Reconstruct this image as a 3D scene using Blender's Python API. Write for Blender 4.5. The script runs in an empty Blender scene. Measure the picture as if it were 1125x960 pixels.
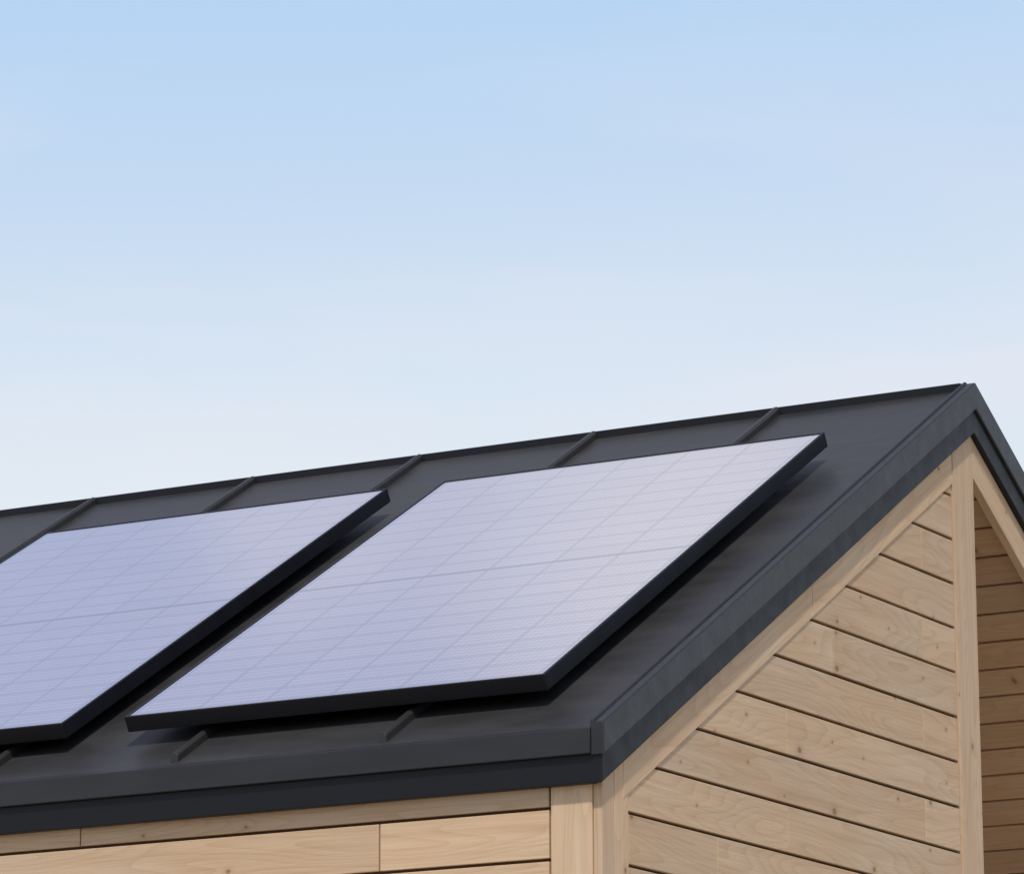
import bpy, random
from math import *
from mathutils import Matrix, Vector
random.seed(7)
AL=radians(30.0); T=tan(AL)
YR=3.196; GZ=-4.85; XL=-9.0          # ridge y, ground z, far gable x
XW=0.0; YW=0.045                     # wall faces
YE=2*YR

# ------------------------------------------------------------ node helpers
def newmat(n):
    m=bpy.data.materials.new(n); m.use_nodes=True
    nt=m.node_tree; b=nt.nodes['Principled BSDF']; return m,nt,b
def N(nt,t,**k):
    n=nt.nodes.new(t)
    for a,v in k.items(): setattr(n,a,v)
    return n
def mth(nt,op,a,b=None,c=None,clamp=False):
    n=nt.nodes.new('ShaderNodeMath'); n.operation=op; n.use_clamp=clamp
    for i,v in enumerate((a,b,c)):
        if v is None: continue
        if isinstance(v,(int,float)): n.inputs[i].default_value=v
        else: nt.links.new(v,n.inputs[i])
    return n.outputs[0]
def mixc(nt,f,a,b,mode='MIX'):
    n=nt.nodes.new('ShaderNodeMix'); n.data_type='RGBA'; n.blend_type=mode
    for s,v in ((n.inputs[0],f),(n.inputs[6],a),(n.inputs[7],b)):
        if isinstance(v,(int,float)): s.default_value=v
        elif isinstance(v,tuple): s.default_value=(*v,1)
        else: nt.links.new(v,s)
    return n.outputs[2]
def noise(nt,vec,scale,detail=4,rough=.5,vscale=None,dist=0):
    if vscale:
        mp=N(nt,'ShaderNodeMapping'); mp.inputs['Scale'].default_value=vscale
        nt.links.new(vec,mp.inputs[0]); vec=mp.outputs[0]
    n=N(nt,'ShaderNodeTexNoise'); n.inputs['Scale'].default_value=scale
    n.inputs['Detail'].default_value=detail; n.inputs['Roughness'].default_value=rough
    n.inputs['Distortion'].default_value=dist
    nt.links.new(vec,n.inputs['Vector']); return n.outputs['Fac']
def rng(nt,v,a,b,c=0.,d=1.):
    n=N(nt,'ShaderNodeMapRange'); nt.links.new(v,n.inputs[0])
    for i,x in enumerate((a,b,c,d)): n.inputs[i+1].default_value=x
    return n.outputs[0]

# ------------------------------------------------------------ materials
def wood_mat(name,light,dark,knots=.52):
    m,nt,b=newmat(name)
    at=N(nt,'ShaderNodeAttribute'); at.attribute_name='gc'; v=at.outputs['Vector']
    rn=N(nt,'ShaderNodeAttribute'); rn.attribute_name='rnd'; r=rn.outputs['Fac']
    warp=noise(nt,v,1.0,1,.4,(0.75,5.0,5.0))
    rings=mth(nt,'FRACT',mth(nt,'MULTIPLY',warp,19))
    rings=mth(nt,'POWER',rings,2.6)
    fine=noise(nt,v,1.0,4,.7,(4,170,170))
    mid=noise(nt,v,1.0,3,.55,(1.0,26,26))
    blot=noise(nt,v,1.0,2,.5,(1.3,3,3))
    f=mth(nt,'ADD',mth(nt,'MULTIPLY',rings,.30),mth(nt,'MULTIPLY',rng(nt,fine,.35,.65),.32))
    f=mth(nt,'ADD',f,mth(nt,'MULTIPLY',rng(nt,mid,.3,.7),.34),clamp=True)
    c=mixc(nt,f,light,dark)
    c=mixc(nt,rng(nt,blot,.35,.65),c,(1.0,.94,.88),'MULTIPLY')
    c=mixc(nt,1.0,c,mixc(nt,r,(.89,.88,.87),(1.05,1.035,1.0)),'MULTIPLY')
    mp=N(nt,'ShaderNodeMapping'); mp.inputs['Scale'].default_value=(3.8,5.2,.01); nt.links.new(v,mp.inputs[0])
    vo=N(nt,'ShaderNodeTexVoronoi'); vo.voronoi_dimensions='2D'; vo.inputs['Scale'].default_value=1.0
    nt.links.new(mp.outputs[0],vo.inputs['Vector'])
    sel=N(nt,'ShaderNodeSeparateColor'); nt.links.new(vo.outputs['Color'],sel.inputs[0])
    on=mth(nt,'GREATER_THAN',sel.outputs[0],knots)
    sz=mth(nt,'ADD',mth(nt,'MULTIPLY',mth(nt,'POWER',sel.outputs[1],3),.05),.026)
    d=mth(nt,'DIVIDE',mth(nt,'ADD',vo.outputs['Distance'],mth(nt,'MULTIPLY',mth(nt,'SUBTRACT',mid,.5),.02)),sz)
    halo=mth(nt,'MULTIPLY',rng(nt,d,1.0,3.4,.36,0),on)
    core=mth(nt,'MULTIPLY',rng(nt,d,.6,1.2,.65,0),on)
    c=mixc(nt,halo,c,(.42,.26,.14)); c=mixc(nt,core,c,(.18,.095,.05))
    nt.links.new(c,b.inputs['Base Color']); b.inputs['Roughness'].default_value=.7
    b.inputs['Specular IOR Level'].default_value=.25
    bp=N(nt,'ShaderNodeBump'); bp.inputs['Strength'].default_value=.22; bp.inputs['Distance'].default_value=.004
    nt.links.new(fine,bp.inputs['Height']); nt.links.new(bp.outputs[0],b.inputs['Normal'])
    return m
WOOD=wood_mat('pine_cladding',(.69,.53,.375),(.485,.33,.205))
WOODT=wood_mat('pine_trim',(.69,.535,.38),(.50,.345,.22))
def plain(name,col,rough=.6,metal=0,nscale=6,amt=.2,bump=0,vs=(1,1,1),spec=.5):
    m,nt,b=newmat(name); tc=N(nt,'ShaderNodeTexCoord')
    n=noise(nt,tc.outputs['Object'],nscale,5,.6,vs)
    c=mixc(nt,rng(nt,n,.3,.7),tuple(x*(1-amt) for x in col),tuple(x*(1+amt) for x in col))
    nt.links.new(c,b.inputs['Base Color']); b.inputs['Metallic'].default_value=metal
    b.inputs['Specular IOR Level'].default_value=spec
    nt.links.new(rng(nt,n,.3,.7,rough-.06,rough+.08),b.inputs['Roughness'])
    if bump:
        bp=N(nt,'ShaderNodeBump'); bp.inputs['Strength'].default_value=bump; bp.inputs['Distance'].default_value=.01
        nt.links.new(n,bp.inputs['Height']); nt.links.new(bp.outputs[0],b.inputs['Normal'])
    return m
BACK=plain('groove_backing',(.08,.045,.025),.9)
METAL=plain('dark_sheet_metal',(.031,.030,.030),.44,0,2.0,.34,.5,(.8,2,2),.36)
SEAM=plain('seam_metal',(.026,.025,.025),.42,0,5,.12,0,(.4,2,2),.4)
TRIM=plain('dark_trim_metal',(.021,.021,.023),.40,0,5,.25,.2,(.4,2,2),.38)
TRIM2=plain('dark_fascia_metal',(.0085,.009,.012),.45,0,5,.2,.2,(.4,2,2),.25)
FRAME=plain('black_anodised_frame',(.007,.008,.012),.4,0,8,.1,0,(1,1,1),.3)
RAIL=plain('mounting_rail_metal',(.02,.02,.022),.5,.3)
GLASSW=plain('window_glass',(.03,.04,.05),.08)

def pv_mat(W,Hh,m0):
    m,nt,b=newmat('photovoltaic_glass'); tc=N(nt,'ShaderNodeTexCoord')
    sp=N(nt,'ShaderNodeSeparateXYZ'); nt.links.new(tc.outputs['Object'],sp.inputs[0])
    def lines(co,off,pitch,width,soft=.3):
        q=mth(nt,'DIVIDE',mth(nt,'SUBTRACT',co,off),pitch)
        d=mth(nt,'MULTIPLY',mth(nt,'ABSOLUTE',mth(nt,'SUBTRACT',mth(nt,'FRACT',mth(nt,'ADD',q,.5)),.5)),pitch)
        return rng(nt,d,width*.5*(1-soft),width*.5*(1+soft),1,0)
    cw=(W-2*m0)/6; ch=(Hh-2*m0)/20
    col=lines(sp.outputs[0],m0,cw,.008); row=lines(sp.outputs[1],m0,ch,.011)
    mid=rng(nt,mth(nt,'ABSOLUTE',mth(nt,'SUBTRACT',sp.outputs[1],Hh/2)),.008,.012,.85,0)
    grid=mth(nt,'MAXIMUM',mth(nt,'MULTIPLY',col,.70),mth(nt,'MAXIMUM',mth(nt,'MULTIPLY',row,.56),mid))
    bus=lines(sp.outputs[0],m0+cw/24,cw/12,.006); fin=lines(sp.outputs[1],m0+ch/8,ch/4,.013)
    hatch=mth(nt,'ADD',mth(nt,'MULTIPLY',bus,.46),mth(nt,'MULTIPLY',fin,.48),clamp=True)
    fl=lambda co,p:mth(nt,'FLOOR',mth(nt,'DIVIDE',mth(nt,'SUBTRACT',co,m0),p))
    cb=N(nt,'ShaderNodeCombineXYZ'); nt.links.new(fl(sp.outputs[0],cw),cb.inputs[0]); nt.links.new(fl(sp.outputs[1],ch),cb.inputs[1])
    wn=N(nt,'ShaderNodeTexWhiteNoise'); nt.links.new(cb.outputs[0],wn.inputs['Vector'])
    base=mixc(nt,wn.outputs['Value'],(.68,.65,.70),(.73,.69,.735))
    base=mixc(nt,hatch,base,(.45,.43,.57))
    base=mixc(nt,grid,base,(.34,.33,.38))
    nt.links.new(base,b.inputs['Base Color'])
    b.inputs['Metallic'].default_value=.85; b.inputs['Roughness'].default_value=.12
    b.inputs['Coat Weight'].default_value=.7; b.inputs['Coat Roughness'].default_value=.04; b.inputs['Coat IOR'].default_value=1.45
    return m

# ------------------------------------------------------------ mesh helper
class MB:
    def __init__(s): s.v=[];s.f=[];s.m=[];s.g=[];s.r=[]
    def add(s,vs,fs,mat=0,axis=0,rnd=None):
        o=len(s.v); rnd=random.random() if rnd is None else rnd
        off=(rnd*37.3,rnd*71.9,rnd*13.7)
        for p in vs:
            s.v.append(p)
            if isinstance(axis,tuple):   # direction vector for grain
                a=Vector(axis).normalized(); P=Vector(p); al=P.dot(a); q=P-a*al
                ac=q.z+q.y*.3+q.x*.3; g=(al,ac,q.x*.2)
            else:
                g={0:(p[0],p[2]+p[1],p[1]-p[2]),1:(p[1],p[2],p[0]),2:(p[2],p[0]+p[1],p[1]-p[0])}[axis]
            s.g.append((g[0]+off[0],g[1]+off[1],g[2]+off[2])); s.r.append(rnd)
        for f in fs: s.f.append(tuple(i+o for i in f)); s.m.append(mat)
    def box(s,x0,x1,y0,y1,z0,z1,mat=0,axis=0,rnd=None):
        v=[(x,y,z) for x in (x0,x1) for y in (y0,y1) for z in (z0,z1)]
        s.add(v,[(0,1,3,2),(4,6,7,5),(0,4,5,1),(2,3,7,6),(0,2,6,4),(1,5,7,3)],mat,axis,rnd)
    def ex(s,poly,x0,x1,mat=0,axis=1,rnd=None):   # convex yz polygon extruded along x
        n=len(poly); v=[(x0,*p) for p in poly]+[(x1,*p) for p in poly]
        fs=[tuple(range(n))[::-1],tuple(range(n,2*n))]+[(i,(i+1)%n,(i+1)%n+n,i+n) for i in range(n)]
        s.add(v,fs,mat,axis,rnd)
    def vband(s,x0,x1,zt,zb,ya,yb,mat=0,axis=0):
        def zz(y): return y*T if y<=YR else (2*YR-y)*T
        P=[(ya,zz(ya)+zt),(YR,YR*T+zt),(yb,zz(yb)+zt),(yb,zz(yb)+zb),(YR,YR*T+zb),(ya,zz(ya)+zb)]
        v=[(x0,*p) for p in P]+[(x1,*p) for p in P]
        fs=[(0,1,4,5),(1,2,3,4),(11,10,7,6),(10,9,8,7)]+[(i,i+6,(i+1)%6+6,(i+1)%6) for i in range(6)]
        s.add(v,fs,mat,axis)
    def obj(s,name,mats,parent=None,bevel=0):
        me=bpy.data.meshes.new(name); me.from_pydata(s.v,[],s.f)
        for m in mats: me.materials.append(m)
        me.polygons.foreach_set('material_index',s.m)
        a=me.attributes.new('gc','FLOAT_VECTOR','POINT'); a.data.foreach_set('vector',[c for g in s.g for c in g])
        a=me.attributes.new('rnd','FLOAT','POINT'); a.data.foreach_set('value',s.r)
        import bmesh
        bm=bmesh.new(); bm.from_mesh(me); bmesh.ops.recalc_face_normals(bm,faces=bm.faces); bm.to_mesh(me); bm.free()
        o=bpy.data.objects.new(name,me); bpy.context.collection.objects.link(o)
        if parent: o.parent=parent
        if bevel:
            bv=o.modifiers.new('bevel','BEVEL'); bv.width=bevel; bv.segments=2; bv.limit_method='ANGLE'; bv.angle_limit=radians(40)
        return o

house=bpy.data.objects.new('wooden_house',None); bpy.context.collection.objects.link(house)

# ------------------------------------------------------------ gable cladding
Z0=1.1815; DZ=0.1803; C=0.5769; YP=3.0224; YP2=3.225; G=.006; YC=.235
b=MB()
def rowbox(zb,zt,joints,yl=None):
    zb+=G; zt-=G
    def lft(z): return max(YC+.006,C+z/T-.05)
    cuts=[None]+sorted(joints)+[None]
    for i in range(len(cuts)-1):
        a,c=cuts[i],cuts[i+1]
        yr=(YP-.006) if c is None else c-.0015
        xo=random.uniform(-.0015,.0015)
        if a is None:
            pb,pt=lft(zb),lft(zt)
            poly=[(pb,zb),(yr,zb)]
            if pt<yr: poly+=[(yr,zt)]
            else:
                zc=(yr-C+.05)*T; poly+=[(yr,zc)]; pt=None
            if pt is not None:
                if pb==YC+.006 and pt>pb: zc=(YC+.056-C)*T; poly+=[(pt,zt),(pb,zc)]
                else: poly+=[(pt,zt)]
        else: poly=[(a+.0015,zb),(yr,zb),(yr,zt),(a+.0015,zt)]
        b.ex(poly,XW-.022,XW+xo,0,1)
J={-1:[],0:[2.71],1:[],2:[2.70],3:[1.88],4:[2.69],5:[1.47],6:[2.69],7:[1.47],8:[.9,2.2]}
for k in range(-2,34):
    zt=Z0-k*DZ; zb=zt-DZ
    if zb<GZ+.25: break
    j=J.get(k,[] if k<0 else [random.uniform(.9,2.6)])
    rowbox(zb,zt,j)
b.obj('gable_boards',[WOOD],house,.002)
# trims
t=MB()
P=XW+.004
t.ex([(YW+.003,-.14),(YC*.57,-.10),(YC*.57-.004,GZ+.2),(YW+.003,GZ+.2)],XW-.03,P,0,2)      # corner strip
t.ex([(YC*.57+.004,-.12),(YC,-.08),(YC,GZ+.2),(YC*.57+.004,GZ+.2)],XW-.03,P-.001,0,2)
def rake(y0,y1,zt,zb,x1):
    t.ex([(y0,y0*T+zb),(y1,y1*T+zb),(y1,y1*T+zt),(y0,y0*T+zt)],XW-.03,x1,0,(0,cos(AL),sin(AL)))
def rakeR(y0,y1,zt,zb,x1):
    f=lambda y:(2*YR-y)*T
    t.ex([(y0,f(y0)+zb),(y1,f(y1)+zb),(y1,f(y1)+zt),(y0,f(y0)+zt)],XW-.03,x1,0,(0,cos(AL),-sin(AL)))
rake(.20,1.70,-.12,-C*T,P+.001); rake(1.703,YP-.003,-.12,-C*T,P+.0008)
rakeR(YP2+.003,YE-.03,-.12,-C*T-.02,P+.002)
# post (goes up to ridge)
t.ex([(YP,GZ+.1),(YP2,GZ+.1),(YP2,(2*YR-YP2)*T-.12),(YR,YR*T-.12),(YP,YP*T-.12)],XW-.17,P+.003,0,2)
t.box(-.19,XW-.032,YW-.003,YW+.02,GZ+.2,-.12,0,2)       # front corner board
t.ex([(YE-.22,GZ+.1),(YE-.04,GZ+.1),(YE-.04,-.16),(YE-.22,-.05)],XW-.19,P+.001,0,2)  # porch corner post
t.box(-8.99,-8.8,YW-.003,YW+.02,GZ+.2,-.12,0,2)
t.obj('wood_trim',[WOODT],house,.002)
# backing walls
k=MB()
k.ex([(.08,GZ),(3.17,GZ),(3.17,3.17*T-.15),(.08,.08*T-.15)],XW-.14,XW-.02,0,1)
k.box(-8.95,-.17,YW+.019,YW+.13,GZ,-.12,0)
k.ex([(YW+.02,GZ),(YE-.03,GZ),(YE-.03,-.12),(YR,YR*T-.12),(YW+.02,-.12)],-8.97,-8.85,1,1)
k.box(-8.84,-.2,YE-.10,YE-.03,GZ,-.12,1)
k.obj('wall_core',[BACK,WOOD],house)
# front boards
b=MB()
ZF=-.256
rows=[(-.10,ZF)]+[(ZF-i*.174,ZF-(i+1)*.174) for i in range(24)]
for i,(zt,zb) in enumerate(rows):
    js={0:[-2.13,-5.4],1:[-.87,-3.6,-6.9]}.get(i,sorted([random.uniform(-8,-1) for _ in range(2)],reverse=True))
    xs=[-.197]+js+[-8.79]
    for a,c in zip(xs,xs[1:]): b.box(c+.003,a-.003,YW+random.uniform(-.001,.001),YW+.022,zb+G,zt-(G if i else 0),0,0)
b.obj('front_wall_boards',[WOOD],house,.002)
# porch: side wall, back wall, far side wall, soffit
b=MB()
for i in range(27):
    zt=1.5-i*.18
    if zt-.18<GZ+.1: break
    b.box(-3.0,XW-.18,3.175,3.20,zt-.18+G,zt-G,0,0)
    yh=min(YE-.13,YE-(zt-G)/T-.45 if zt>0 else YE)
    if yh>3.3: b.box(-3.03,-3.0,3.245,yh,zt-.18+G,zt-G,0,1)
    if zt<.0: b.box(-2.99,XW-.20,YE-.125,YE-.101,zt-.18+G,zt-G,0,0)
b.obj('porch_wall_boards',[WOOD],house,.0015)
b=MB()
s=0.0; n=Vector((0,-sin(AL),-cos(AL))); dn=Vector((0,cos(AL),-sin(AL)))
L=(YE-.13-YR)/cos(AL); O=Vector((0,YR,YR*T-.20))
while s<L-.02:
    g=.007
    w2=min(.18,L-s)
    pts=[O+dn*(s+g),O+dn*(s+w2-g),O+dn*(s+w2-g)+n*.02,O+dn*(s+g)+n*.02]
    joint=random.uniform(-2.6,-.5)
    for xa,xb in ((-3.2,joint-.002),(joint+.002,XW-.035)):
        b.ex([(p.y,p.z) for p in pts],xa,xb,0,0)
    s+=.18
b.obj('porch_soffit_boards',[WOOD],house,.0015)
b=MB(); b.box(-3.0,XW+.05,3.25,YE-.13,GZ,GZ+.09,0,0); b.box(-3.0+.001,-2.94,4.2,5.15,GZ+.1,GZ+2.9,1); b.box(-2.95,-2.935,4.32,5.03,GZ+1.1,GZ+2.75,2)
b.obj('porch_deck_and_door',[WOOD,TRIM,GLASSW],house,.004)

# ------------------------------------------------------------ roof
r=MB()
r.vband(XL-.02,-.005,0,-.03,.005,YE-.005,0)            # sheet
r.vband(XL,-.02,-.031,-.17,.04,YE-.04,1)              # core
r.obj('roof_sheet',[METAL,BACK],house)
r=MB()
for k in range(11):     # standing seams, both slopes
    x=-.8511-k*.8689
    if x<XL+.1: break
    w=.017
    for sgn in (0,1):
        f=(lambda y:y) if not sgn else (lambda y:2*YR-y)
        ys=[.03,YR-.03]
        def pt(xx,y,h): return (xx,f(y),y*T+h)
        v=[]
        for y in ys:
            v+=[pt(x-w,y,-.002),pt(x-w*.9,y,.026),pt(x-w*.4,y,.036),pt(x+w*.4,y,.036),pt(x+w*.9,y,.026),pt(x+w,y,-.002)]
        fs=[(i,i+1,i+7,i+6) for i in range(5)]+[(0,5,4,3,2,1),(6,7,8,9,10,11)]
        r.add(v,fs,0)
r.obj('standing_seams',[SEAM],house,.002)
r=MB()
r.box(XL-.02,-.012,YR-.032,YR+.032,YR*T-.05,YR*T+.016,0)
r.obj('ridge_cap',[TRIM2],house,.003)
r=MB()
for (a,c,zt,zb,m) in ((-.010,.042,.018,-.094,0),(-.008,.030,-.092,-.193,1)):
    r.vband(a,c,zt,zb,-.008 if m==0 else .0,YE+(.008 if m==0 else 0),m)
r.vband(-.014,.002,.026,.0,-.004,YE+.004,0)
r.vband(XL-.05,XL+.01,.018,-.186,-.008,YE+.008,0)
r.obj('verge_trim',[TRIM,TRIM2],house,.005)
r=MB()
for sg in (0,1):
    f=(lambda y:y) if not sg else (lambda y:2*YR-y)
    P1=[(f(-.012),-.004),(f(.012),.008),(f(.012),-.092),(f(-.014),-.092)]
    r.ex(P1,XL,-.009,0,0)
    P2=[(f(.004),-.091),(f(.04),-.091),(f(.04),-.188),(f(.004),-.188)]
    r.ex(P2,XL,-.0075,1,0)
r.obj('eave_trim',[TRIM,TRIM2],house,.003)

# ------------------------------------------------------------ solar panels
W=1.75; H=2.6288; rim=.012
pv=pv_mat(W,H,.03)
def panel(x0,name):
    m=MB(); th=.060
    m.box(rim,W-rim,rim,H-rim,-.02,-.003,1)
    m.box(0,W,0,rim,-th,0,0); m.box(0,W,H-rim,H,-th,0,0)
    m.box(0,rim,rim+.0005,H-rim-.0005,-th,-.0003,0); m.box(W-rim,W,rim+.0005,H-rim-.0005,-th,-.0003,0)
    m.box(rim,W-rim,rim,H-rim,-th+.01,-.022,0)
    for yy in (.5,H-.55): m.box(.25,W-.25,yy,yy+.05,-.098,-th+.012,2)
    for yy in (.5,H-.55):
        for xx in (.3,W-.4): m.box(xx,xx+.06,yy,yy+.05,-.115,-.097,2)
    o=m.obj(name,[FRAME,pv,RAIL],None,.0025)
    s,h=.2578,.114
    o.location=(x0-W,s*cos(AL)-h*sin(AL),s*sin(AL)+h*cos(AL)); o.rotation_euler=(AL,0,0)
    return o
panel(-.2849,'solar_panel'); panel(-.2849-W-.2747,'solar_panel')

# ------------------------------------------------------------ ground
g=MB(); g.add([(-600,-600,GZ),(600,-600,GZ),(600,600,GZ),(-600,600,GZ)],[(0,1,2,3)],0)
g.obj('ground',[plain('dry_grass',(.20,.17,.085),.9,0,.8,.35)])
g=MB(); g.box(-12,9,-9,11,GZ-.1,GZ+.02,0)  # unseen pale yard, added to bounce light up onto the soffit
g.obj('bounce_yard',[plain('pale_bounce_gravel',(.42,.38,.33),.9,0,30,.25,.4)])

# ------------------------------------------------------------ light
sd=Vector((.27,-.50,.83)).normalized()
sun=bpy.data.lights.new('sun','SUN'); sun.energy=2.7; sun.angle=radians(3); sun.color=(1,.94,.86)
so=bpy.data.objects.new('sun',sun); bpy.context.collection.objects.link(so); so.rotation_euler=sd.to_track_quat('Z','Y').to_euler()
w=bpy.data.worlds.new('World'); bpy.context.scene.world=w; w.use_nodes=True; nt=w.node_tree
bg=nt.nodes['Background']
sky=N(nt,'ShaderNodeTexSky'); sky.sky_type='NISHITA'; sky.sun_disc=False
sky.sun_elevation=asin(sd.z); sky.sun_rotation=atan2(sd.x,sd.y); sky.dust_density=2
tc=N(nt,'ShaderNodeTexCoord'); dv=tc.outputs['Generated']
sp=N(nt,'ShaderNodeSeparateXYZ'); nt.links.new(dv,sp.inputs[0])
nz=noise(nt,dv,2.4,2,.4,(1,1,2.5))
zz=mth(nt,'ADD',sp.outputs[2],mth(nt,'MULTIPLY',mth(nt,'SUBTRACT',nz,.5),.05))
cr=N(nt,'ShaderNodeValToRGB'); nt.links.new(zz,cr.inputs[0]); e=cr.color_ramp.elements
cols=[(0,(.80,.83,.87)),(.205,(.755,.83,.905)),(.245,(.665,.77,.895)),(.285,(.555,.70,.89)),(.33,(.465,.655,.90)),(.45,(.45,.55,.79)),(.70,(.46,.51,.71))]
while len(e)<len(cols): e.new(.5)
for q,(p,c) in zip(e,cols): q.position=p; q.color=(*c,1)
nsc=mixc(nt,1.0,sky.outputs[0],(.1,.1,.1),'MULTIPLY')
c=mixc(nt,rng(nt,sp.outputs[2],.65,.95),cr.outputs[0],nsc)
wz=noise(nt,dv,5.0,4,.5,(1,1,4),.3)
c=mixc(nt,mth(nt,'MULTIPLY',mth(nt,'MULTIPLY',rng(nt,wz,.48,.72),rng(nt,sp.outputs[2],.24,.32,1,.2)),.5),c,(.82,.82,.88))
# soft bright blobs added to the unseen sky as glare for the panel glass
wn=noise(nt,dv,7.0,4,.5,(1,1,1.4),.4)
def glare_blob(cx,cy,cz,r0,r1,amt,c):
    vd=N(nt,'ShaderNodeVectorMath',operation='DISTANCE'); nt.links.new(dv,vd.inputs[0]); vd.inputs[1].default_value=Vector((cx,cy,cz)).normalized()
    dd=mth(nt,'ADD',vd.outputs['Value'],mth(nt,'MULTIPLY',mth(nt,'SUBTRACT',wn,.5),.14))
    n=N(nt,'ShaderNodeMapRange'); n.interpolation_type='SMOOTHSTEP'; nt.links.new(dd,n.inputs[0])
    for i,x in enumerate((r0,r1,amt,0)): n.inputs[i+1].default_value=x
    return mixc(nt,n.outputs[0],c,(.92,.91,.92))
c=glare_blob(-.449,.617,.648,.0,.09,.78,c)
c=glare_blob(-.528,.596,.607,.0,.040,.40,c)
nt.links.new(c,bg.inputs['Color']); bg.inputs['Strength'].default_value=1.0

# ------------------------------------------------------------ camera
yaw,pitch,roll=.5190,.2293,-.0030
f=Vector((-sin(yaw)*cos(pitch),cos(yaw)*cos(pitch),sin(pitch))); rr=Vector((cos(yaw),sin(yaw),0)); u=rr.cross(f)
r2=cos(roll)*rr+sin(roll)*u; u2=-sin(roll)*rr+cos(roll)*u
cam=bpy.data.cameras.new('camera'); co=bpy.data.objects.new('camera',cam); bpy.context.collection.objects.link(co)
M=Matrix((( r2.x,u2.x,-f.x,6.8209),(r2.y,u2.y,-f.y,-12.4879),(r2.z,u2.z,-f.z,-2.3229),(0,0,0,1)))
co.matrix_world=M; cam.sensor_width=36; cam.lens=4705.6*36/1125; cam.clip_end=3000
sc=bpy.context.scene; sc.camera=co
sc.view_settings.view_transform='Standard'; sc.view_settings.look='None'; sc.view_settings.exposure=0
